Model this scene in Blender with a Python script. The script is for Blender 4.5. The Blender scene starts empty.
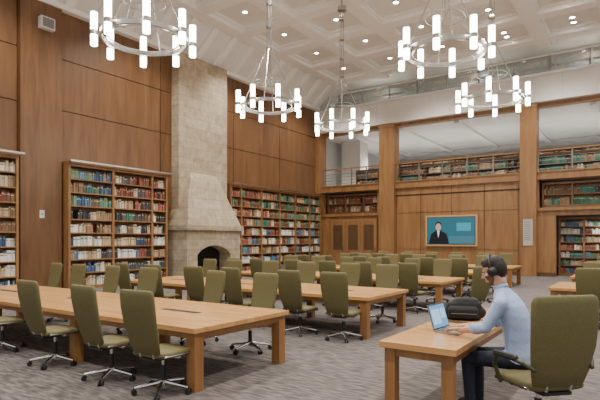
import bpy, math, random
from mathutils import Vector, Matrix, Euler
random.seed(7)
S = bpy.context.scene
COL = S.collection

# ---------------------------------------------------------------- materials
def new_mat(name):
    m = bpy.data.materials.new(name); m.use_nodes = True
    nt = m.node_tree
    return m, nt, nt.nodes['Principled BSDF']
def plain(name, col, rough=0.5, metal=0.0, emis=None, es=0.0, noise=0.0, nscale=30, bump=0.0):
    m, nt, b = new_mat(name)
    b.inputs['Base Color'].default_value = (*col, 1)
    b.inputs['Roughness'].default_value = rough
    b.inputs['Metallic'].default_value = metal
    if emis:
        b.inputs['Emission Color'].default_value = (*emis, 1)
        b.inputs['Emission Strength'].default_value = es
    if noise > 0 or bump > 0:
        g = nt.nodes.new('ShaderNodeNewGeometry')
        n = nt.nodes.new('ShaderNodeTexNoise'); n.inputs['Scale'].default_value = nscale
        n.inputs['Detail'].default_value = 4
        nt.links.new(g.outputs['Position'], n.inputs['Vector'])
        if noise > 0:
            r = nt.nodes.new('ShaderNodeValToRGB')
            r.color_ramp.elements[0].position = 0.3; r.color_ramp.elements[1].position = 0.7
            r.color_ramp.elements[0].color = (*[c*(1-noise) for c in col], 1)
            r.color_ramp.elements[1].color = (*[min(1, c*(1+noise)) for c in col], 1)
            nt.links.new(n.outputs['Fac'], r.inputs['Fac'])
            nt.links.new(r.outputs['Color'], b.inputs['Base Color'])
        if bump > 0:
            bp = nt.nodes.new('ShaderNodeBump'); bp.inputs['Strength'].default_value = bump
            bp.inputs['Distance'].default_value = 0.01
            nt.links.new(n.outputs['Fac'], bp.inputs['Height'])
            nt.links.new(bp.outputs['Normal'], b.inputs['Normal'])
    return m
def wood(name, c1, c2, sc=(6, 6, 0.5), rough=0.4):
    m, nt, b = new_mat(name)
    g = nt.nodes.new('ShaderNodeNewGeometry')
    mp = nt.nodes.new('ShaderNodeMapping'); mp.inputs['Scale'].default_value = sc
    n = nt.nodes.new('ShaderNodeTexNoise'); n.inputs['Scale'].default_value = 1.6
    n.inputs['Detail'].default_value = 6; n.inputs['Distortion'].default_value = 0.6
    r = nt.nodes.new('ShaderNodeValToRGB')
    r.color_ramp.elements[0].position = 0.3; r.color_ramp.elements[1].position = 0.72
    r.color_ramp.elements[0].color = (*c1, 1); r.color_ramp.elements[1].color = (*c2, 1)
    L = nt.links.new
    L(g.outputs['Position'], mp.inputs['Vector']); L(mp.outputs[0], n.inputs['Vector'])
    L(n.outputs['Fac'], r.inputs['Fac']); L(r.outputs['Color'], b.inputs['Base Color'])
    b.inputs['Roughness'].default_value = rough
    return m
def carpet():
    m, nt, b = new_mat('carpet_mat'); L = nt.links.new
    g = nt.nodes.new('ShaderNodeNewGeometry')
    mp = nt.nodes.new('ShaderNodeMapping'); mp.inputs['Scale'].default_value = (3.2, 15, 1)
    n = nt.nodes.new('ShaderNodeTexNoise'); n.inputs['Scale'].default_value = 1.5; n.inputs['Detail'].default_value = 6
    r = nt.nodes.new('ShaderNodeValToRGB')
    r.color_ramp.elements[0].position = 0.38; r.color_ramp.elements[1].position = 0.62
    r.color_ramp.elements[0].color = (.062, .053, .051, 1); r.color_ramp.elements[1].color = (.160, .137, .128, 1)
    L(g.outputs['Position'], mp.inputs[0]); L(mp.outputs[0], n.inputs['Vector'])
    L(n.outputs['Fac'], r.inputs['Fac']); L(r.outputs['Color'], b.inputs['Base Color'])
    b.inputs['Roughness'].default_value = 0.95
    return m
def stone():
    m, nt, b = new_mat('limestone'); L = nt.links.new
    g = nt.nodes.new('ShaderNodeNewGeometry')
    sx = nt.nodes.new('ShaderNodeSeparateXYZ'); cx = nt.nodes.new('ShaderNodeCombineXYZ')
    ad = nt.nodes.new('ShaderNodeMath'); ad.operation = 'ADD'
    L(g.outputs['Position'], sx.inputs[0]); L(sx.outputs[0], ad.inputs[0]); L(sx.outputs[1], ad.inputs[1])
    L(ad.outputs[0], cx.inputs[0]); L(sx.outputs[2], cx.inputs[1])
    br = nt.nodes.new('ShaderNodeTexBrick'); br.inputs['Scale'].default_value = 1.0
    br.inputs['Brick Width'].default_value = 0.85; br.inputs['Row Height'].default_value = 0.42
    br.inputs['Mortar Size'].default_value = 0.010
    br.inputs['Color1'].default_value = (.43, .35, .25, 1); br.inputs['Color2'].default_value = (.35, .28, .19, 1)
    br.inputs['Mortar'].default_value = (.26, .21, .15, 1)
    n = nt.nodes.new('ShaderNodeTexNoise'); n.inputs['Scale'].default_value = 5; n.inputs['Detail'].default_value = 6
    mx = nt.nodes.new('ShaderNodeMixRGB'); mx.blend_type = 'OVERLAY'; mx.inputs[0].default_value = 0.5
    L(g.outputs['Position'], n.inputs['Vector'])
    L(cx.outputs[0], br.inputs['Vector']); L(br.outputs['Color'], mx.inputs[1]); L(n.outputs['Fac'], mx.inputs[2])
    L(mx.outputs[0], b.inputs['Base Color']); b.inputs['Roughness'].default_value = 0.9
    return m
def bookmat():
    m, nt, b = new_mat('book_cloth'); L = nt.links.new
    a = nt.nodes.new('ShaderNodeVertexColor'); a.layer_name = 'Col'
    L(a.outputs[0], b.inputs['Base Color']); b.inputs['Roughness'].default_value = 0.6
    return m

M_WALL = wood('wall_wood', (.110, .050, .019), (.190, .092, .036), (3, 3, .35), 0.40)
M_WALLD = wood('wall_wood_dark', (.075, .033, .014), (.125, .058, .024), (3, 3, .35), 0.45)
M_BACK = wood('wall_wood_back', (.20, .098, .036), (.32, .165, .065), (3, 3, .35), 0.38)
M_SHELF = wood('shelf_wood', (.21, .105, .040), (.32, .165, .065), (5, 5, .5), 0.45)
M_TABLE = wood('table_oak', (.42, .215, .070), (.60, .33, .125), (.6, 9, 6), 0.25)
M_TLEG = wood('table_leg_oak', (.22, .100, .032), (.33, .160, .055), (6, 6, .6), 0.38)
M_SEAM = plain('seam_dark', (.02, .01, .006), 0.8)
M_CARPET = carpet()
M_STONE = stone()
M_BOOK = bookmat()
M_WHITE = plain('ceiling_plaster', (.74, .72, .68), 0.9, noise=.03, nscale=2)
M_CEILB = plain('ceiling_beam_plaster', (.84, .82, .78), 0.9)
M_FASC = plain('fascia_plaster', (.64, .62, .58), 0.85, noise=.03, nscale=2)
M_GREY = plain('gallery_grey', (.50, .50, .49), 0.9)
M_OLIVE = plain('olive_fabric', (.118, .102, .036), 0.75, noise=.12, nscale=60)
M_OLIVED = plain('olive_edge', (.045, .042, .016), 0.6)
M_CHROME = plain('polished_aluminium', (.62, .62, .62), 0.2, 1.0)
M_NICK = plain('brushed_nickel', (.42, .41, .39), 0.32, 1.0)
M_BLACK = plain('black_plastic', (.012, .012, .013), 0.45)
M_TUBE = plain('opal_glass', (.9, .88, .82), 0.3, emis=(1.0, .92, .80), es=19.0)
M_CAN = plain('downlight_lens', (.9, .9, .9), 0.3, emis=(1.0, .95, .88), es=60.0)
M_RAIL = plain('rail_metal', (.22, .21, .20), 0.4, .6)
M_SKIN = plain('skin', (.50, .28, .20), 0.55)
M_HAIR = plain('dark_hair', (.018, .012, .009), 0.7, noise=.3, nscale=120, bump=.4)
M_SHIRT = plain('light_blue_shirt', (.34, .44, .66), 0.8, noise=.06, nscale=14, bump=.9)
M_PANTS = plain('navy_trousers', (.014, .018, .035), 0.85)
M_SHOE = plain('brown_shoe', (.03, .015, .008), 0.5)
M_BAG = plain('black_nylon', (.008, .008, .009), 0.8, noise=.3, nscale=30, bump=.4)
M_FIREBOX = plain('firebox_black', (.008, .007, .006), 0.95)  # even near-black for the firebox back
M_GLASS, _nt, _b = new_mat('rail_glass')
_b.inputs['Base Color'].default_value = (.6, .66, .66, 1); _b.inputs['Roughness'].default_value = .08; _b.inputs['Alpha'].default_value = .30

# ---------------------------------------------------------------- mesh builder
class MB:
    def __init__(s): s.v = []; s.f = []; s.m = []; s.c = []; s.X = Matrix.Identity(4)
    def add(s, vs, fs, mat=0, col=(1, 1, 1)):
        o = len(s.v)
        s.v += [tuple(s.X @ Vector(p)) for p in vs]
        for f in fs:
            s.f.append(tuple(i+o for i in f)); s.m.append(mat); s.c.append(col)
    def box(s, x0, x1, y0, y1, z0, z1, mat=0, col=(1, 1, 1)):
        s.add([(x0,y0,z0),(x1,y0,z0),(x1,y1,z0),(x0,y1,z0),(x0,y0,z1),(x1,y0,z1),(x1,y1,z1),(x0,y1,z1)],
              [(0,3,2,1),(4,5,6,7),(0,1,5,4),(1,2,6,5),(2,3,7,6),(3,0,4,7)], mat, col)
    def rings(s, rs, mat=0, cap=True, col=(1, 1, 1)):
        n = len(rs[0]); vs = [p for r in rs for p in r]; fs = []
        for k in range(len(rs)-1):
            for i in range(n):
                j = (i+1) % n
                fs.append((k*n+i, k*n+j, (k+1)*n+j, (k+1)*n+i))
        if cap:
            fs.append(tuple(reversed(range(n)))); fs.append(tuple((len(rs)-1)*n+i for i in range(n)))
        s.add(vs, fs, mat, col)
    def cyl(s, p0, p1, r0, r1=None, n=10, mat=0):
        r1 = r0 if r1 is None else r1
        p0 = Vector(p0); p1 = Vector(p1); d = (p1-p0).normalized()
        a = d.orthogonal().normalized(); b = d.cross(a)
        s.rings([[p+a*r*math.cos(2*math.pi*i/n)+b*r*math.sin(2*math.pi*i/n) for i in range(n)] for p, r in ((p0, r0), (p1, r1))], mat)
    def ell(s, c, r, n=14, k=10, mat=0, R=None):
        c = Vector(c); rs = []
        for j in range(k+1):
            t = -math.pi/2+math.pi*(j/k)
            ring = []
            for i in range(n):
                a = 2*math.pi*i/n
                p = Vector((r[0]*max(.02, math.cos(t))*math.cos(a), r[1]*max(.02, math.cos(t))*math.sin(a), r[2]*math.sin(t)))
                if R: p = R @ p
                ring.append(c+p)
            rs.append(ring)
        s.rings(rs, mat)
    def caps(s, p0, p1, r0, r1, n=14, mat=0):
        p0 = Vector(p0); p1 = Vector(p1); d = (p1-p0).normalized()
        a = d.orthogonal().normalized(); b = d.cross(a); rs = []
        for k in range(5):
            t = math.pi/2*(1-k/4)
            rs.append((p0-d*r0*math.sin(t), max(.0005, r0*math.cos(t))))
        for k in range(5):
            t = math.pi/2*k/4
            rs.append((p1+d*r1*math.sin(t), max(.0005, r1*math.cos(t))))
        s.rings([[p+a*r*math.cos(2*math.pi*i/n)+b*r*math.sin(2*math.pi*i/n) for i in range(n)] for p, r in rs], mat)
    def torus(s, c, R, ru, rv, n=40, k=8, mat=0, M=None):
        c = Vector(c); vs = []; fs = []
        for i in range(n):
            a = 2*math.pi*i/n
            for j in range(k):
                b = 2*math.pi*j/k+math.pi/k
                p = Vector(((R+ru*math.cos(b))*math.cos(a), (R+ru*math.cos(b))*math.sin(a), rv*math.sin(b)))
                if M: p = M @ p
                vs.append(c+p)
        for i in range(n):
            for j in range(k):
                fs.append((i*k+j, ((i+1) % n)*k+j, ((i+1) % n)*k+(j+1) % k, i*k+(j+1) % k))
        s.add(vs, fs, mat)
    def mesh(s, name, mats, smooth=None):
        me = bpy.data.meshes.new(name); me.from_pydata(s.v, [], s.f)
        for m in mats: me.materials.append(m)
        me.polygons.foreach_set('material_index', s.m)
        if smooth is not None:
            me.polygons.foreach_set('use_smooth', [mi in smooth for mi in s.m])
        if any(c != (1, 1, 1) for c in s.c):
            at = me.color_attributes.new('Col', 'FLOAT_COLOR', 'CORNER'); buf = []
            for f, c in zip(s.f, s.c): buf += [c[0], c[1], c[2], 1.0]*len(f)
            at.data.foreach_set('color', buf)
        me.update(); return me
    def obj(s, name, mats, parent=None, smooth=None, loc=None, rot=None):
        o = bpy.data.objects.new(name, s.mesh(name, mats, smooth)); COL.objects.link(o)
        if loc: o.location = loc
        if rot is not None: o.rotation_euler = (0, 0, rot)
        if parent: o.parent = parent
        return o
def empty(name, loc=(0, 0, 0), rot=0):
    e = bpy.data.objects.new(name, None); COL.objects.link(e); e.location = loc; e.rotation_euler = (0, 0, rot)
    e.empty_display_size = .2
    return e
def sq(cx, cy, rx, ry, n=20, e=4.0):
    out = []
    for i in range(n):
        a = 2*math.pi*i/n; c, s_ = math.cos(a), math.sin(a)
        out.append((cx+rx*math.copysign(abs(c)**(2/e), c), cy+ry*math.copysign(abs(s_)**(2/e), s_)))
    return out

# ---------------------------------------------------------------- room shell
XL, YB, ZC = -16.0, 25.0, 10.6
b = MB(); b.box(XL-.3, 9, -4, 35, -.1, 0); b.obj('floor', [M_CARPET])

# left wall + raised panels
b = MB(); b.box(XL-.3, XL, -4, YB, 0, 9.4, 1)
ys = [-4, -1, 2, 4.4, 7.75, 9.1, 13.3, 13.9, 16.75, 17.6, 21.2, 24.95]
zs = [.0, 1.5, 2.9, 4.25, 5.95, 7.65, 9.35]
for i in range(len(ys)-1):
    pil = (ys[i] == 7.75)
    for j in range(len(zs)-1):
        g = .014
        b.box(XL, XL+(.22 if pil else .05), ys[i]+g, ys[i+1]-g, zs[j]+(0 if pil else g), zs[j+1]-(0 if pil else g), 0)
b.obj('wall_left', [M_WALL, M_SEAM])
# sloped plaster cove
b = MB()
b.add([(XL-.3,-4,9.35),(XL+.12,-4,9.35),(XL+1.6,-4,ZC),(XL-.3,-4,ZC),(XL-.3,26,9.35),(XL+.12,26,9.35),(XL+1.6,26,ZC),(XL-.3,26,ZC)],
      [(0,1,2,3),(7,6,5,4),(0,4,5,1),(1,5,6,2),(2,6,7,3),(3,7,4,0)])
y = -3.5
while y < 25:
    b.add([(XL+.05,y,9.3),(XL+.22,y,9.3),(XL+1.68,y,ZC-.06),(XL+1.6,y,ZC),(XL+.05,y+.3,9.3),(XL+.22,y+.3,9.3),(XL+1.68,y+.3,ZC-.06),(XL+1.6,y+.3,ZC)],
          [(0,1,2,3),(7,6,5,4),(0,4,5,1),(1,5,6,2),(2,6,7,3),(3,7,4,0)], 1)
    y += 1.15
b.box(XL-.05, XL+.3, -4, YB, 9.22, 9.4, 1)
b.obj('trim_cove', [M_WHITE, M_CEILB])

# ceiling with shallow coffers
b = MB(); b.box(XL-.3, 9, -4, 35, ZC, ZC+.2, 0)
for x in [-14.2, -11.6, -9.0, -6.35, -3.7, -1.05, 1.6, 4.25, 6.9]:
    b.box(x-.28, x+.28, -4, YB-.1, ZC-.26, ZC, 1)
    b.box(x-.4, x+.4, -4, YB-.1, ZC-.1, ZC, 1)
for y in [-2, .6, 3.2, 5.8, 8.4, 11.0, 13.6, 16.2, 18.8, 21.4, 24.0]:
    b.box(XL+1.6, 9, y-.28, y+.28, ZC-.24, ZC, 1)
    b.box(XL+1.6, 9, y-.4, y+.4, ZC-.09, ZC, 1)
b.obj('ceiling', [M_WHITE, M_CEILB])

# back wall
b = MB()
W0, W1, D = YB, YB+.35, 0
def bw(x0, x1, z0, z1, mat=0, y0=W0, y1=W1): b.box(x0, x1, y0, y1, z0, z1, mat)
bw(XL, -15.1, 0, 3.15); bw(-15.1, -12.05, 2.87, 3.15); bw(-12.05, -11.4, 0, 3.15)
bw(XL, -15.7, 3.15, 4.4); bw(-12.1, -11.4, 3.15, 4.4)
bw(-11.4, -4.4, 0, 4.4)
bw(-4.4, -3.3, 0, 3.1); bw(-3.3, 9, 2.75, 3.1)
bw(.6, 1.3, 0, 2.75); bw(5.6, 6.2, 0, 2.75)
bw(-4.4, -4.0, 3.1, 4.4)
# raised panels on centre wall
px = [-10.95, -9.6, -8.0, -6.4, -4.85]
for i in range(4):
    for z0, z1 in ((.12, 1.15), (1.19, 3.05), (3.09, 4.3)):
        bw(px[i]+.015, px[i+1]-.015, z0, z1, 0, W0-.03, W0)
for i in range(4): bw(px[i]-.015, px[i]+.015, .1, 4.35, 2, W0-.004, W0+.01)
for x0, x1 in ((-15.95, -15.12), (-12.03, -11.9)):
    bw(x0, x1, .1, 3.0, 0, W0-.03, W0)
# slab and cornice at gallery level
bw(XL, 9, 4.4, 4.72, 0, W0-.12, W0+.4); bw(XL, 9, 4.72, 4.78, 1, W0-.16, W0+.4)
bw(XL, -11.8, 3.0, 3.15, 0, W0-.1, W0+.3); bw(-4.1, 9, 2.98, 3.12, 0, W0-.1, W0+.3)
bw(-11, -4.75, 3.98, 4.05, 2, W0-.04, W0)
# pillars
for x0, x1 in ((-11.85, -11.0), (-4.75, -4.05), (2.9, 3.6), (XL, XL+.35)):
    bw(x0, x1, 0, 7.88, 0, W0-.28, W0+.45)
    bw(x0-.03, x1+.03, 7.7, 7.88, 1, W0-.31, W0+.48)
bw(XL, 9, 7.72, 7.88, 1, W0-.05, W0+.4)
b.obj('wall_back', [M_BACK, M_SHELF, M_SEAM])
b = MB()
for x0, x1 in ((XL+.35, -15.12), (-12.0, -11.85), (-11.0, -4.75), (-4.05, -3.3)):
    b.box(x0, x1, YB-.06, YB, 0, .18)
b.obj('baseboard_back', [M_WALLD])
# fascia
b = MB(); b.box(XL, 9, YB-.3, YB+.5, 7.88, 9.17); b.box(XL, 9, YB-.36, YB-.3, 9.05, 9.17); b.box(XL, 9, YB-.36, YB-.3, 7.88, 7.98)
for x in range(-15, 9, 3): b.box(x-.01, x+.01, YB-.305, YB-.3, 7.98, 9.05, 1)
b.obj('trim_fascia', [M_FASC, M_GREY])
# gallery volumes behind
b = MB(); b.box(XL, 9, YB+.4, 34, 4.4, 4.72); b.box(XL, 9, YB+.5, 34, 8.9, 9.17); b.obj('gallery_floor', [M_GREY])
b = MB(); b.box(XL, 9, YB+.4, 34, 7.75, 7.88)
for x in range(-14, 9, 3): b.box(x, x+.25, YB+.4, 34, 7.6, 7.75)
b.obj('gallery_ceiling', [M_WHITE])
b = MB(); b.box(XL, 9, 34, 34.3, 0, ZC); b.box(XL-.3, XL, YB, 34, 0, ZC); b.obj('wall_gallery', [M_GREY])
b = MB(); b.box(XL, -3.4, YB+1.0, YB+1.2, 0, 4.4); b.obj('wall_partition', [M_WALLD])
b = MB(); b.box(-15.6, -14.3, 27.2, 28.2, 4.72, 7.75); b.box(-15.7,-14.2,27.1,28.3,4.72,4.9); b.obj('stone_column', [M_FASC])

# ---------------------------------------------------------------- books
PAL = {
 'green': [(.04,.15,.11), (.05,.18,.16), (.06,.13,.09), (.14,.22,.13)],
 'blue': [(.04,.08,.18), (.06,.12,.23), (.10,.19,.27), (.04,.06,.13)],
 'red': [(.24,.06,.045), (.18,.045,.035), (.30,.12,.07), (.15,.06,.04)],
 'brown': [(.17,.10,.055), (.24,.15,.08), (.12,.075,.045), (.29,.20,.12)],
 'tan': [(.45,.35,.22), (.52,.44,.31), (.38,.27,.16), (.60,.53,.41)],
 'white': [(.66,.65,.60), (.60,.58,.52), (.74,.73,.69), (.46,.45,.42)],
 'dark': [(.03,.03,.035), (.06,.05,.05), (.09,.08,.08), (.05,.065,.08)],
}
def book_row(mb, x0, x1, yb, depth, z, h, pals, wmin=.03, wmax=.07):
    x = x0+.01; run = 0
    while x < x1-.03:
        if run <= 0:
            run = random.randint(2, 9); pal = PAL[random.choice(pals)]; base = random.choice(pal); hh = h*random.uniform(.62, .86); setrun = random.random() < .55
        w = random.uniform(wmin, wmax); w = min(w, x1-x-.003)
        c = base if setrun else random.choice(pal)
        k = random.uniform(.85, 1.35); c = tuple(min(.8, q*k) for q in c)
        hb = hh if setrun else h*random.uniform(.55, .85)
        if random.random() < .02: x += random.uniform(.05, .2); run = 0; continue
        d = depth*random.uniform(.84, .96)
        mb.box(x, x+w-.003, yb-d, yb-.01, z, z+hb, 0, c)
        if hb > .2 and random.random() < .6:
            lc = (.55,.45,.25) if sum(c) < .6 else (.12,.08,.06)
            mb.box(x+.003, x+w-.006, yb-d-.003, yb-d, z+hb*.7, z+hb*.8, 0, lc)
        x += w; run -= 1
def bookcase(name, loc, rot, edges, z0, z1, rows, depth=.42, rowpal=None, light=False, bw_=(.03, .07), cornice=True, mat=None):
    e = empty(name, loc, rot)
    mat = mat or M_SHELF
    f = MB(); bk = MB(); U = .08
    f.box(edges[0], edges[-1], -.03, 0, z0, z1)
    for i, x in enumerate(edges):
        f.box(x-U/2, x+U/2, -depth, -.03, z0, z1)
    kick = .12
    rh = (z1-z0-kick-.05)/rows
    for i in range(len(edges)-1):
        a, c = edges[i]+U/2, edges[i+1]-U/2
        f.box(a, c, -depth+.02, -.03, z0, z0+kick)
        f.box(a, c, -depth, -.03, z1-.09, z1)
        for r in range(rows):
            zz = z0+kick+r*rh
            if r: f.box(a, c, -depth+.01, -.03, zz-.04, zz)
            pals = rowpal(i, r, rows) if rowpal else ['brown', 'tan', 'red', 'green']
            book_row(bk, a, c, -.03, depth-.05, zz, rh-.055, pals, *bw_)
    if cornice:
        f.box(edges[0]-.06, edges[-1]+.06, -depth-.05, 0, z1, z1+.07)
        f.box(edges[0]-.10, edges[-1]+.10, -depth-.24, -depth-.14, z1+.03, z1+.09, 1)
        for x in edges: f.box(x-.02, x+.02, -depth-.16, -depth-.03, z1+.03, z1+.06, 1)
    f.obj('case', [mat, M_NICK], e); bk.obj('books', [M_BOOK], e)
    return e
def rp_left(i, r, n):
    t = r/(n-1)
    if t > .72: return ['green', 'blue', 'brown', 'blue'] if i < 1 else ['red', 'brown', 'tan', 'dark']
    if t > .45: return ['red', 'tan', 'green', 'white', 'dark', 'brown']
    return ['white', 'tan', 'blue', 'white', 'dark', 'red']
def rp_left0(i, r, n):
    return ['red', 'brown', 'tan'] if r > 3 else ['red', 'white', 'blue', 'tan']
def rp_far(i, r, n):
    t = r/(n-1)
    if t > .5: return ['green', 'green', 'red', 'brown', 'tan']
    return ['tan', 'white', 'brown', 'red', 'blue']
H90 = math.pi/2
bookcase('bookcase', (XL+.06, 0, 0), H90, [4.3, 5.4, 6.5, 7.55], 0, 4.18, 9, .42, rp_left0)
bookcase('bookcase', (XL+.06, 0, 0), H90, [9.2, 10.85, 12.55, 13.25], 0, 4.18, 9, .42, rp_left)
bookcase('bookcase', (XL+.06, 0, 0), H90, [17.0, 17.7, 19.2, 20.7, 22.1, 23.5, 24.6], 0, 4.18, 9, .42, rp_far)
# niche and gallery shelving on back
bookcase('bookcase', (0, YB+.95, 0), 0, [-15.6, -14.4, -13.2, -12.15], 3.16, 4.3, 2, .4, lambda i, r, n: ['tan', 'brown', 'red'], bw_=(.05, .09), cornice=False)
bookcase('bookcase', (0, YB+.95, 0), 0, [-3.9, -2.7, -1.5, -.3, .9, 2.1, 3.3, 4.5, 5.7, 6.9], 3.14, 4.3, 2, .4, lambda i, r, n: ['tan', 'brown', 'green', 'dark'], bw_=(.05, .09), cornice=False)
bookcase('bookcase', (0, YB+1.6, 0), 0, [-3.3, -2.3, -1.3, -.3, .7, 1.7, 2.7, 3.7, 4.7], 0, 2.7, 7, .35, lambda i, r, n: ['white', 'tan', 'red', 'blue', 'green'], bw_=(.04, .09), cornice=False)
bookcase('bookcase', (0, YB+1.5, 0), 0, [-14, -12.6, -11.2, -9.8, -8.4, -7, -5.6, -4.2, -2.8, -1.4, 0, 1.4, 2.8, 4.2], 4.72, 5.75, 2, .35, lambda i, r, n: ['dark', 'tan', 'brown', 'green', 'brown'], bw_=(.05, .09), cornice=False, mat=M_WALLD)
bookcase('bookcase', (0, 33.9, 0), 0, [-15+1.5*i for i in range(14)], 4.72, 7.2, 6, .4, lambda i, r, n: ['dark', 'dark', 'green', 'brown', 'tan'], bw_=(.08, .15), cornice=False, mat=M_WALLD)
bookcase('bookcase', (0, YB+1.7, 0), 0, [-15.5+1.5*i for i in range(14)], 9.17, 10.45, 3, .35, lambda i, r, n: ['dark', 'dark', 'green', 'blue', 'brown'], bw_=(.06, .12), cornice=False, mat=M_WALLD)

# railings
def railing(name, x0, x1, z, h, y, top, n, glass=False):
    b = MB()
    b.box(x0, x1, y-.05, y+.05, z+h-.07, z+h, 0)
    if glass:
        b.box(x0, x1, y-.008, y+.008, z+.04, z+h-.07, 2)
    else:
        for k in (.12, .3, .48, .66):
            b.box(x0, x1, y-.012, y+.012, z+h*k, z+h*k+.025, 1)
    for i in range(n+1):
        x = x0+.02+(x1-x0-.04)*i/n
        b.box(x-.03, x+.03, y-.03, y+.03, z, z+h-.07, 1)
    b.obj(name, [top, M_RAIL, M_GLASS])
railing('gallery_railing', XL+.35, -11.85, 4.78, 1.0, YB+.1, M_SHELF, 4)
railing('gallery_railing', -11.0, -4.75, 4.78, 1.0, YB+.1, M_SHELF, 5)
railing('gallery_railing', -4.05, 2.9, 4.78, 1.0, YB+.1, M_SHELF, 5)
railing('gallery_railing', 3.6, 9, 4.78, 1.0, YB+.1, M_SHELF, 4)
railing('glass_railing', XL, 9, 9.17, .85, YB-.15, M_FASC, 16, True)

# doors
b = MB()
b.box(-15.08, -12.07, YB-.06, YB+.05, 0.001, 2.85, 1)
for i in range(3):
    x0 = -15.0+i*.98
    b.box(x0, x0+.93, YB-.09, YB-.06, .02, 2.72, 0)
    b.box(x0+.16, x0+.77, YB-.10, YB-.09, 1.1, 2.5, 2); b.box(x0+.84, x0+.88, YB-.14, YB-.09, 1.0, 1.25, 3)
    b.box(x0+.16, x0+.77, YB-.10, YB-.09, .2, .95, 1)
b.obj('door_1', [M_BACK, M_SHELF, plain('door_glass', (.10,.055,.028), .12), M_NICK])

# ---------------------------------------------------------------- fireplace
b = MB(); y0, y1 = 13.85, 16.68; xf = XL+.5
b.box(XL+.06, xf, y0, y1, 0, 9.3)
def hr(z, xo, a, c): return [(XL+.06, a, z), (xo, a, z), (xo, c, z), (XL+.06, c, z)]
b.rings([hr(2.25, XL+1.25, 13.62, 16.78), hr(2.5, XL+1.18, 13.72, 16.68), hr(3.3, XL+.88, 13.98, 16.4), hr(4.1, XL+.68, 14.3, 16.1), hr(4.45, XL+.50, 14.45, 15.95)])
b.box(XL+.06, XL+1.35, 13.55, 16.84, 2.05, 2.25)
xo = XL+1.2; ya, yb_ = 14.2, 16.15; n = 12
b.box(XL+.06, xo, 13.65, ya, 0, 2.05); b.box(XL+.06, xo, yb_, 16.75, 0, 2.05)
pts = []
for i in range(n+1):
    t = i/n; pts.append((ya+(yb_-ya)*t, 1.05+.38*math.sin(math.pi*t)**.7))
for i in range(n):
    (p, zp), (q, zq) = pts[i], pts[i+1]
    b.add([(xo,p,zp),(xo,q,zq),(xo,q,2.05),(xo,p,2.05),(xo-.6,p,zp),(xo-.6,q,zq)], [(0,1,2,3),(0,4,5,1)])
b.box(XL+.50, XL+.54, ya, yb_, 0, 2.0, 1)  # near-black sheet closing the back of the fireplace opening
b.box(XL+1.2, XL+1.8, 13.6, 16.8, 0, .08)
for k in range(3): b.cyl((XL+.85, 14.6, .2+.12*k), (XL+.80, 15.7, .2+.12*k), .07, n=8, mat=2)
b.obj('fireplace', [M_STONE, M_FIREBOX, M_WALLD])

# ---------------------------------------------------------------- wall screen
b = MB(); x0, x1, z0, z1 = -9.3, -6.7, 1.34, 2.9; y = YB-.03
b.box(x0, x1, y-.10, y, z0, z1, 0); b.box(x0+.09, x1-.09, y-.11, y-.10, z0+.09, z1-.09, 1)
b.box(x0+.12, x1-.12, y-.115, y-.11, z0+.12, z1-.12, 2)
yy = y-.12
b.box(-8.1, x1-.12, yy, yy+.004, z0+.12, 1.85, 3); b.box(-7.7, -7.0, yy-.002, yy, 2.1, 2.5, 7)
cx = -8.62
b.add([(cx-.5,yy,1.47),(cx+.55,yy,1.47),(cx+.42,yy,1.95),(cx+.13,yy,2.12),(cx-.13,yy,2.12),(cx-.38,yy,1.95)], [(0,1,2,3,4,5)], 4)
b.add([(cx-.07,yy-.003,2.12),(cx,yy-.003,1.75),(cx+.07,yy-.003,2.12)], [(0,1,2)], 6)
b.add([(cx+.16*math.cos(a*.3142),yy-.003,2.44+.13*math.sin(a*.3142)) for a in range(20)], [tuple(range(20))], 4)
b.add([(cx+.14*math.cos(a*.4189),yy-.006,2.31+.19*math.sin(a*.4189)) for a in range(15)], [tuple(range(15))], 5)
E = lambda n_, c, s_: plain(n_, c, .3, emis=c, es=s_)
b.obj('wall_television', [plain('tv_wood', (.50,.31,.14), .4), M_BLACK, E('screen_teal', (.015,.10,.14), .7), E('screen_pale', (.04,.13,.18), .6),
      E('screen_suit', (.006,.008,.014), .2), E('screen_face', (.45,.26,.19), .6), E('screen_shirt', (.5,.55,.6), .6), E('screen_blue', (.03,.22,.30), .8)])
# wall sign
b = MB(); b.box(-4.6, -4.2, YB-.31, YB-.28, 1.4, 2.6, 0)
for i in range(9): b.box(-4.55, -4.28, YB-.315, YB-.31, 2.45-.1*i, 2.48-.1*i, 1)
b.obj('wall_sign', [plain('sign_panel', (.42,.40,.37), .4), M_RAIL])
b = MB(); b.box(XL+.22, XL+.235, 8.35, 8.5, 2.35, 2.6, 0); b.box(XL+.235, XL+.245, 8.40, 8.45, 2.45, 2.5, 1); b.obj('wall_switch', [plain('switch_white', (.6,.6,.58), .4), M_RAIL])
# wall speaker high on the pilaster
b = MB(); b.box(XL+.22, XL+.42, 8.3, 8.75, 8.35, 8.72, 0); b.box(XL+.42, XL+.43, 8.34, 8.71, 8.39, 8.68, 1); b.obj('wall_speaker', [M_FASC, M_RAIL])

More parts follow.
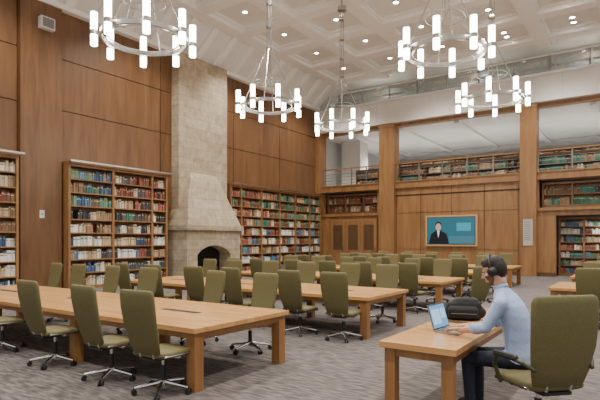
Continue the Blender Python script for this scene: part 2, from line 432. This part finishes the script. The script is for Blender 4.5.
# ---------------------------------------------------------------- tables
def table(x0, x1, y0, y1, h=.70, nl=4, name='library_table', leg=.13):
    b = MB(); W = x1-x0
    n = max(1, nl-1)
    for i in range(n):
        b.box(x0+W*i/n+.002, x0+W*(i+1)/n-.002, y0, y1, h-.055, h, 0)
    b.box(x0+.05, x1-.05, y0+.05, y0+.08, h-.13, h-.055, 1); b.box(x0+.05, x1-.05, y1-.08, y1-.05, h-.13, h-.055, 1)
    b.box(x0+.05, x0+.08, y0+.08, y1-.08, h-.13, h-.055, 1); b.box(x1-.08, x1-.05, y0+.08, y1-.08, h-.13, h-.055, 1)
    for i in range(nl):
        xc = x0+.04+leg/2+(W-.08-leg)*i/(nl-1)
        for yc in (y0+.04+leg/2, y1-.04-leg/2):
            b.box(xc-leg/2, xc+leg/2, yc-leg/2, yc+leg/2, 0, h-.055, 1)
        b.box(xc-.03, xc+.03, y0+.17, y1-.17, h-.15, h-.055, 1)
    if y1-y0 > 1.2:
        ym = (y0+y1)/2
        for i in range(n):
            xm = x0+W*(i+.5)/n; b.box(xm-.35, xm+.35, ym-.05, ym+.05, h, h+.004, 2)
    o = b.obj(name, [M_TABLE, M_TLEG, M_SEAM])
    bv = o.modifiers.new('bev', 'BEVEL'); bv.width = .006; bv.segments = 2; bv.limit_method = 'ANGLE'
    return o
ROWS = [3.75, 7.4, 11.05, 14.7, 18.3]
for i, y in enumerate(ROWS):
    table(-11 if i == 0 else -10.2, -3.95 if i == 0 else -3.75, y, y+1.72)
for y in ROWS[2:]:
    table(-1.6, 4.4, y, y+1.72)

# ---------------------------------------------------------------- chairs
def chair_mesh(arms=False, lean=.22, wk=1.0):
    b = MB()
    rs = []
    for t, w, th, dz in ((-.23,.19,.02,0), (-.22,.22,.035,0), (-.1,.245,.04,-.008), (.08,.25,.042,-.005), (.2,.245,.04,-.015), (.25,.22,.03,-.035), (.265,.19,.015,-.045)):
        rs.append([(p[0], t, .455+dz+p[1]) for p in sq(0, 0, w, th)])
    b.rings(rs, 0)
    rs = []
    for t, w, th in ((0,.16,.012), (.015,.19,.024), (.12,.215,.028), (.3,.24,.03), (.5,.25,.03), (.63,.248,.03), (.67,.235,.024), (.685,.21,.012)):
        yb = -.225-lean*t-.05*math.sin(math.pi*t/.69)*0.6
        rs.append([(p[0], yb+p[1]+.20*(p[0]**2), .455+t) for p in sq(0, 0, w*wk, th)])
    b.rings([list(reversed(r)) for r in rs], 0)
    for s_ in (-1, 1):
        b.cyl((s_*.235, -.20, .44), (s_*.235, .2, .43), .012, n=8, mat=1)
        b.cyl((s_*.10, -.22, .42), (s_*.10, -.275, .60), .012, n=8, mat=1)
    b.box(-.12, .12, -.22, .1, .385, .41, 2); b.box(-.24, .24, -.02, .02, .40, .42, 1)
    b.cyl((0, 0, .12), (0, 0, .30), .028, n=12, mat=2); b.cyl((0, 0, .28), (0, 0, .40), .018, n=12, mat=1)
    b.cyl((0, 0, .08), (0, 0, .14), .045, n=12, mat=1)
    for k in range(5):
        a = 2*math.pi*k/5+.3; c, s_ = math.cos(a), math.sin(a)
        b.cyl((.03*c, .03*s_, .115), (.30*c, .30*s_, .075), .024, .015, n=8, mat=1)
        b.cyl((.30*c, .30*s_, .08), (.30*c, .30*s_, .05), .01, n=6, mat=2)
        for o in (-.018, .018):
            p = Vector((.30*c-s_*o, .30*s_+c*o, .03)); d = Vector((-s_, c, 0))
            b.cyl(p-d*.009, p+d*.009, .03, n=12, mat=2)
    if arms:
        for s_ in (-1, 1):
            P = [(s_*.25,.12,.42), (s_*.29,.14,.55), (s_*.30,.10,.64), (s_*.30,-.08,.65), (s_*.29,-.22,.64), (s_*.24,-.28,.60)]
            for i in range(5): b.caps(P[i], P[i+1], .017, .017, 8, 3)
            b.caps((s_*.30,.10,.65), (s_*.30,-.14,.66), .026, .026, 8, 2)
    return b.mesh('chair_mesh', [M_OLIVE, M_CHROME, M_BLACK, M_OLIVED], smooth=(0, 3))
CM = chair_mesh(); CMA = chair_mesh(True, .13, 1.12)
def chair(x, y, rot, mesh=CM, sc=1.0):
    o = bpy.data.objects.new('office_chair', mesh); COL.objects.link(o)
    o.location = (x, y, 0); o.rotation_euler = (0, 0, math.radians(rot)); o.scale = (sc,)*3
    return o
def rj(a): return random.uniform(-a, a)
for x, r in ((-4.30, 3), (-5.22, -2), (-6.45, 0), (-7.9, -6), (-9.4, 5)): chair(x, 3.62, r)
for x, r in ((-4.85, 178), (-5.95, 172), (-7.6, 184), (-8.75, 176), (-9.9, 180), (-10.8, 175)): chair(x, 5.72, r)
for x, r in ((-4.12, 3), (-5.0, 0), (-6.3, -5), (-7.3, 4), (-8.5, 2), (-9.5, -3)): chair(x, 7.25+rj(.04), r)
for x in (-4.4, -5.4, -6.5, -7.6, -8.7, -9.7): chair(x, 9.4+rj(.08), 180+rj(10))
for y in ROWS[2:]:
    for x in (-4.4, -5.4, -6.5, -7.5, -8.6, -9.6):
        chair(x+rj(.1), y-.15+rj(.06), rj(10)); chair(x+rj(.1), y+1.95+rj(.08), 180+rj(12))
    for x in (-.9, .2, 1.3, 2.4, 3.5):
        chair(x+rj(.1), y-.15+rj(.06), rj(10)); chair(x+rj(.1), y+1.95+rj(.08), 180+rj(12))
chair(-2.9, 10.2, 60); chair(-3.2, 13.9, -70)

# man's desk, chair
table(-1.98, -1.28, 4.12, 6.95, .74, 2, 'reading_desk', .10)
chair(-.74, 4.60, 46, CMA, 1.07)

# ---------------------------------------------------------------- desk items
e = empty('laptop', (-1.57, 4.97, .74), math.radians(84))
b = MB()
b.rings([[(p[0], p[1], z) for p in sq(0, 0, .18, .125, 24, 8)] for z in (.002, .012, .018)], 0)
b.box(-.155, .155, -.02, .10, .018, .0195, 1); b.box(-.05, .05, -.105, -.03, .018, .019, 2)
for r in range(5):
    for c in range(13): b.box(-.15+c*.0232, -.15+c*.0232+.019, -.012+r*.022, -.012+r*.022+.018, .0195, .022, 3)
b.obj('base', [M_NICK, M_BLACK, M_CHROME, M_RAIL], e)
b = MB(); b.X = Matrix.Translation((0, .122, .016)) @ Matrix.Rotation(math.radians(-16), 4, 'X')
b.box(-.18, .18, 0, .008, 0, .255, 0); b.box(-.176, .176, -.002, 0, .005, .251, 1); b.box(-.168, .168, -.003, -.002, .015, .242, 2)
b.box(-.15, .03, -.0035, -.003, .05, .20, 3); b.box(.05, .15, -.0035, -.003, .1, .2, 3)
b.obj('lid', [M_NICK, M_BLACK, E('laptop_screen', (.10,.26,.50), .8), E('laptop_window', (.30,.48,.68), .8)], e)

def remeshed(b, name, vox, mats, parent, classify=None, smooth_it=3):
    o = b.obj(name+'_src', [])
    r = o.modifiers.new('r', 'REMESH'); r.mode = 'VOXEL'; r.voxel_size = vox
    s_ = o.modifiers.new('s', 'SMOOTH'); s_.iterations = smooth_it; s_.factor = .6
    dg = bpy.context.evaluated_depsgraph_get()
    me = bpy.data.meshes.new_from_object(o.evaluated_get(dg)); me.name = name
    bpy.data.objects.remove(o)
    me.materials.clear()
    for m in mats: me.materials.append(m)
    for p in me.polygons:
        p.use_smooth = True
        p.material_index = classify(p.center) if classify else 0
    q = bpy.data.objects.new(name, me); COL.objects.link(q); q.parent = parent
    return q

# backpack
e = empty('backpack', (-1.72, 5.80, .745), math.radians(20))
b = MB()
b.rings([[(p[0]+dx, p[1], z) for p in sq(0, 0, rx, ry, 20, 4)] for z, rx, ry, dx in ((0,.18,.09,0), (.02,.20,.11,0), (.10,.205,.12,0), (.18,.185,.11,.01), (.235,.12,.08,.03), (.25,.07,.05,.04))])
b.rings([[(p[0]-.01, p[1]-.11, z) for p in sq(0, 0, rx, ry, 20, 4)] for z, rx, ry in ((.02,.14,.04), (.04,.16,.055), (.12,.16,.05), (.15,.14,.03))])
b.ell((.18, .0, .08), (.07, .09, .07))
remeshed(b, 'bag', .010, [M_BAG], e, None, 2)
b = MB(); b.torus((.03, -.02, .255), .045, .009, .009, 16, 6, 0, Matrix.Rotation(H90, 3, 'X'))
for s_ in (-1, 1):
    P = [(s_*.08+.02,.08,.22), (s_*.12,.17,.17), (s_*.14,.18,.05), (s_*.13,.11,.02)]
    for i in range(3): b.caps(P[i], P[i+1], .014, .014, 8)
b.box(-.14, .13, -.172, -.168, .075, .083, 1)
b.obj('straps', [M_BAG, M_RAIL], e, smooth=(0,))

# ---------------------------------------------------------------- chandeliers
def chandelier_mesh():
    b = MB(); R = .84
    b.torus((0, 0, 0), R, .03, .065, 48, 4, 0)
    b.torus((0, 0, -.0), R-.14, .012, .02, 40, 6, 0)
    N = 8
    for k in range(N):
        a = 2*math.pi*k/N+.15; c, s_ = math.cos(a), math.sin(a); x, y = (R+.12)*c, (R+.12)*s_
        b.cyl((R*c, R*s_, 0), (x, y, 0), .018, n=6, mat=0); b.cyl(((R-.14)*c, (R-.14)*s_, 0), (R*c, R*s_, 0), .01, n=6, mat=0)
        b.cyl((x, y, -.045), (x, y, .045), .078, n=14, mat=0)
        b.cyl((x, y, .045), (x, y, .40), .068, n=14, mat=1); b.cyl((x, y, -.045), (x, y, -.25), .068, n=14, mat=1)
        b.cyl((x, y, .40), (x, y, .415), .07, n=14, mat=0)
    for k in range(4):
        a = math.pi/2*k+.5
        b.cyl((R*math.cos(a), R*math.sin(a), .03), (.07*math.cos(a), .07*math.sin(a), 1.75), .012, n=6, mat=0)
        b.cyl((.06*math.cos(a), .06*math.sin(a), 1.75), (.06*math.cos(a), .06*math.sin(a), 4.2), .013, n=6, mat=0)
    for z in (1.75, 2.4, 3.1, 3.8): b.cyl((0, 0, z), (0, 0, z+.05), .09, n=12, mat=0)
    b.torus((0, 0, .75), .42, .012, .012, 32, 6, 0)
    b.cyl((0, 0, .72), (0, 0, 1.8), .012, n=6, mat=0)
    for k in range(4):
        a = math.pi/2*k+.5; b.cyl((0, 0, .74), (.44*math.cos(a), .44*math.sin(a), .75), .008, n=6, mat=0)
    b.cyl((0, 0, 4.15), (0, 0, 4.3), .16, n=16, mat=0)
    b.cyl((0, 0, 4.3), (0, 0, 4.85), .03, n=8, mat=0)
    return b.mesh('chandelier_mesh', [M_NICK, M_TUBE], smooth=())
CH = chandelier_mesh()
CHP = [(-8.4, 6.6), (-9.5, 12.1), (-9.0, 15.7), (-3.6, 10.8), (-3.7, 15.3)]
for x, y in CHP:
    o = bpy.data.objects.new('ring_chandelier', CH); COL.objects.link(o); o.location = (x, y, 5.75)

# ---------------------------------------------------------------- man
MAN = empty('seated_man', (-.92, 4.85, 0), math.radians(86))
SEG = []
b = MB()
def limb(p0, p1, r0, r1, mat):
    b.caps(p0, p1, r0, r1, 16); SEG.append((Vector(p0), Vector(p1), (r0+r1)/2, mat))
tor = [(.505,-.01,.15,.11), (.56,-.015,.185,.14), (.63,-.01,.18,.132), (.73,.010,.165,.122), (.85,.030,.168,.120), (.97,.065,.186,.125), (1.06,.10,.194,.120), (1.12,.128,.182,.100), (1.165,.15,.13,.078), (1.20,.168,.08,.062)]
b.rings([[(p[0], p[1]+y, z) for p in sq(0, 0, rx, ry, 24, 2.4)] for z, y, rx, ry in tor])
SEG.append((Vector((0,0,.68)), Vector((0,.14,1.10)), .16, 0)); SEG.append((Vector((0,0,.52)), Vector((0,0,.60)), .16, 1))
limb((0,.155,1.16), (0,.205,1.29), .058, .053, 2)
for s_ in (-1, 1):
    limb((s_*.05,.15,1.165), (s_*.185,.125,1.085), .052, .066, 0)
    limb((s_*.19,.125,1.08), (s_*.245,.235,.865), .066, .050, 0)
    limb((s_*.245,.235,.865), (s_*.215,.345,.838), .050, .046, 0)
    limb((s_*.215,.345,.838), (s_*.15,.50,.800), .038, .027, 2)
    limb((s_*.09,.0,.58), (s_*.13,.44,.545), .090, .062, 1)
    limb((s_*.13,.44,.545), (s_*.13,.42,.13), .062, .044, 1)
    limb((s_*.13,.40,.06), (s_*.14,.60,.045), .045, .038, 3)
def cls(c):
    best = None
    for p0, p1, r, m in SEG:
        d = p1-p0; t = max(0, min(1, (c-p0).dot(d)/d.length_squared)); q = (c-p0-d*t).length-r
        if best is None or q < best[0]: best = (q, m)
    if best[1] in (0, 1) and c.z < .78: return 0 if (c.z > .565+max(0, c.y)*.6 and c.y < .17) else 1
    if best[1] in (0, 2) and abs(c.x) < .12 and c.z < 1.215: return 0
    if best[1] == 2 and c.y < .35 and c.z < 1.0: return 0
    return best[1]
remeshed(b, 'body', .010, [M_SHIRT, M_PANTS, M_SKIN, M_SHOE], MAN, cls, 4)
b = MB()
b.torus((0, .180, 1.218), .060, .010, .018, 24, 6, 0, Matrix.Rotation(math.radians(-22), 3, 'X'))
for s_ in (-1, 1):
    b.cyl((s_*.222,.32,.845), (s_*.208,.36,.836), .053, .051, 16, 0)
b.obj('cuffs', [M_SHIRT], MAN, smooth=(0,))
def hand(name, wr, s_):
    b = MB(); b.X = Matrix.Translation(Vector(wr)) @ Matrix.Rotation(math.radians(s_*14), 4, 'Z') @ Matrix.Rotation(math.radians(-8), 4, 'X')
    b.rings([[(p[0], y, p[1]+z) for p in sq(0, 0, rx, rz, 16, 2.6)] for y, rx, rz, z in ((-.02,.024,.022,0), (.01,.026,.02,0), (.05,.038,.017,0), (.085,.041,.015,0), (.1,.036,.012,-.002))])
    for fx, L in ((-.033,.068), (-.011,.078), (.011,.074), (.033,.058)):
        x = fx*s_
        p = [Vector((x, .088, 0)), Vector((x*1.2, .088+L*.5, .004)), Vector((x*1.3, .088+L*.82, -.014)), Vector((x*1.3, .088+L*.93, -.030))]
        for k in range(3): b.caps(p[k], p[k+1], .0092-.0008*k, .0086-.0008*k, 10)
    t = [Vector((-s_*.022, .02, -.004)), Vector((-s_*.05, .055, -.012)), Vector((-s_*.058, .09, -.022))]
    b.caps(t[0], t[1], .015, .012, 10); b.caps(t[1], t[2], .0115, .009, 10)
    remeshed(b, name, .0035, [M_SKIN], MAN, None, 2)
hand('hand_left', (-.15, .50, .814), -1); hand('hand_right', (.15, .50, .814), 1)
HX = Matrix.Translation((0, .245, 1.365)) @ Matrix.Rotation(math.radians(-20), 4, 'X')
HI = HX.inverted()
b = MB(); b.X = HX
b.ell((0, -.015, .03), (.080, .102, .098), 20, 14)
b.ell((0, .028, -.045), (.060, .070, .082), 18, 12)
b.ell((0, .055, -.105), (.034, .030, .024))
b.ell((0, .082, .018), (.05, .016, .014)); b.ell((0, .088, -.072), (.026, .014, .009)); b.ell((0, .086, -.088), (.022, .014, .008))
b.caps((0, .092, .008), (0, .117, -.034), .009, .013, 10)
b.ell((0, .100, -.040), (.019, .013, .010))
for s_ in (-1, 1):
    b.ell((s_*.082, -.012, -.012), (.010, .022, .034)); b.ell((s_*.05, .055, -.03), (.025, .028, .022))
b.caps((0, -.020, -.05), (0, -.030, -.12), .054, .054, 14)
def hcls(c):
    p = HI @ c
    hairline = .060 if p.y > .015 else .03-(.015-p.y)*1.6
    if abs(p.x) > .072 and -.05 < p.z < .03 and -.04 < p.y < .02: return 0
    if p.z > hairline and p.z > -.085: return 1
    if -.14 < p.z < -.035 and (abs(p.x) > .045 or p.z < -.092) and p.y > .0: return 2
    return 0
remeshed(b, 'head', .0055, [M_SKIN, M_HAIR, plain('beard_stubble', (.14,.075,.05), .8)], MAN, hcls, 2)
b = MB(); b.X = HX
for k, (c, r) in enumerate((((0,-.02,.06), (.084,.104,.078)), ((0,-.05,.02), (.082,.080,.10)), ((.01,.035,.092), (.062,.055,.036)))): b.ell(c, r, 18, 12)
remeshed(b, 'hair', .006, [M_HAIR], MAN, None, 2)
b = MB(); b.X = HX
for s_ in (-1, 1):
    b.ell((s_*.030, .089, -.002), (.012, .008, .008), mat=0); b.ell((s_*.030, .0965, -.002), (.005, .003, .005), mat=1)
    b.caps((s_*.018, .096, .018), (s_*.046, .088, .019), .004, .003, 8, 1)
b.caps((-.022, .099, -.079), (.022, .099, -.079), .0025, .0025, 6, 2)
b.obj('face_details', [plain('eye_white', (.7,.68,.64), .3), M_HAIR, plain('lip', (.35,.12,.09), .6)], MAN, smooth=(0, 1, 2))
b = MB(); b.X = HX
pr = None
for i in range(17):
    a = math.pi*i/16; p = Vector((.098*math.cos(a), -.012, -.005+.150*math.sin(a)))
    if pr: b.caps(pr, p, .011, .011, 8, 0)
    pr = p
for s_ in (-1, 1):
    b.cyl((s_*.078, -.012, -.012), (s_*.112, -.012, -.012), .040, .036, 18, 0)
    b.torus((s_*.084, -.012, -.012), .034, .012, .012, 20, 8, 0, Matrix.Rotation(H90, 3, 'Y'))
b.obj('headphones', [M_BLACK], MAN, smooth=(0,))

# books / papers on far tables
def stack(name, x, y, z, cols):
    b = MB(); zz = 0
    for c in cols:
        h = random.uniform(.025, .05); dx = rj(.02)
        b.box(-.12+dx, .12+dx, -.16, .16, zz, zz+.004, 0, c); b.box(-.115+dx, .112+dx, -.155, .155, zz+.004, zz+h-.004, 0, (.6,.57,.5))
        b.box(-.12+dx, .12+dx, -.16, .16, zz+h-.004, zz+h, 0, c); b.box(-.123+dx, -.118+dx, -.16, .16, zz, zz+h, 0, c); zz += h
    b.obj(name, [M_BOOK], loc=(x, y, z), rot=rj(.5))
stack('book_stack', -1.1, 15.0, .705, [(.4,.05,.03), (.05,.1,.3), (.4,.05,.03), (.5,.4,.2)])
stack('book_stack', -.8, 11.5, .705, [(.5,.45,.4)])
stack('book_stack', -4.6, 11.5, .705, [(.1,.2,.4), (.5,.4,.2)])

# ---------------------------------------------------------------- lights
def light(kind, loc, energy, col=(1, .94, .85), **k):
    l = bpy.data.lights.new('lamp_'+kind.lower(), kind); l.energy = energy; l.color = col
    for a, v in k.items(): setattr(l, a, v)
    o = bpy.data.objects.new('downlight_and_fill_spot', l); COL.objects.link(o); o.location = loc  # shared by the recessed downlights and the added gallery fill spots
    return o
can = MB()
for x in (-12.9, -10.3, -7.7, -5.0, -2.4, .3, 2.9):
    for y in (-.7, 1.9, 4.5, 7.1, 9.7, 12.3, 14.9, 17.5, 20.1, 22.7):
        for dy in ((0, .55) if x > -6 and y > 9 else (0,)):
            can.cyl((x, y+dy, ZC-.03), (x, y+dy, ZC-.001), .10, n=14, mat=0); can.torus((x, y+dy, ZC-.02), .12, .03, .02, 16, 6, 1)
can.obj('recessed_downlights', [M_CAN, M_FASC])
for x in (-13.5, -8.3, -3.0, 2.3):
    for y in (1.3, 6.5, 11.7, 16.9, 22.1):
        light('SPOT', (x, y, ZC-.4), 1450, spot_size=math.radians(125), spot_blend=.8, shadow_soft_size=.10)
for x in (-13, -8, -2.5, 2.5): light('SPOT', (x, 29, 7.4), 1300, (1, .97, .93), spot_size=math.radians(150), spot_blend=.9, shadow_soft_size=.1)  # added fill under the gallery ceiling to brighten the grey bays, no known lamps
for x in (-12, -7, -2, 3): light('SPOT', (x, 25.8, 10.5), 260, spot_size=math.radians(150), spot_blend=.9, shadow_soft_size=.1)  # added fill brightening the upper gallery front, not fitted lamps
for x in (-10, -3): light('SPOT', (x, 30, 10.4), 700, spot_size=math.radians(150), spot_blend=.9, shadow_soft_size=.1)  # more added fill, deeper in the upper gallery, lifts the ceiling behind
light('SPOT', (-1.5, 25.9, 2.7), 80, spot_size=math.radians(150), spot_blend=.9, shadow_soft_size=.1)  # spot in the lower right opening, in front of its bookcase; no fixture modelled

w = bpy.data.worlds.new('world'); S.world = w; w.use_nodes = True
w.node_tree.nodes['Background'].inputs[0].default_value = (1, .96, .91, 1)
w.node_tree.nodes['Background'].inputs[1].default_value = .85

# ---------------------------------------------------------------- camera
cam = bpy.data.cameras.new('camera'); co = bpy.data.objects.new('camera', cam); COL.objects.link(co)
co.location = (0, 0, 1.65); co.rotation_euler = (math.pi/2, 0, math.radians(34.6))
cam.lens = 30; cam.sensor_width = 36; cam.shift_y = 40/600; cam.clip_end = 200
S.camera = co
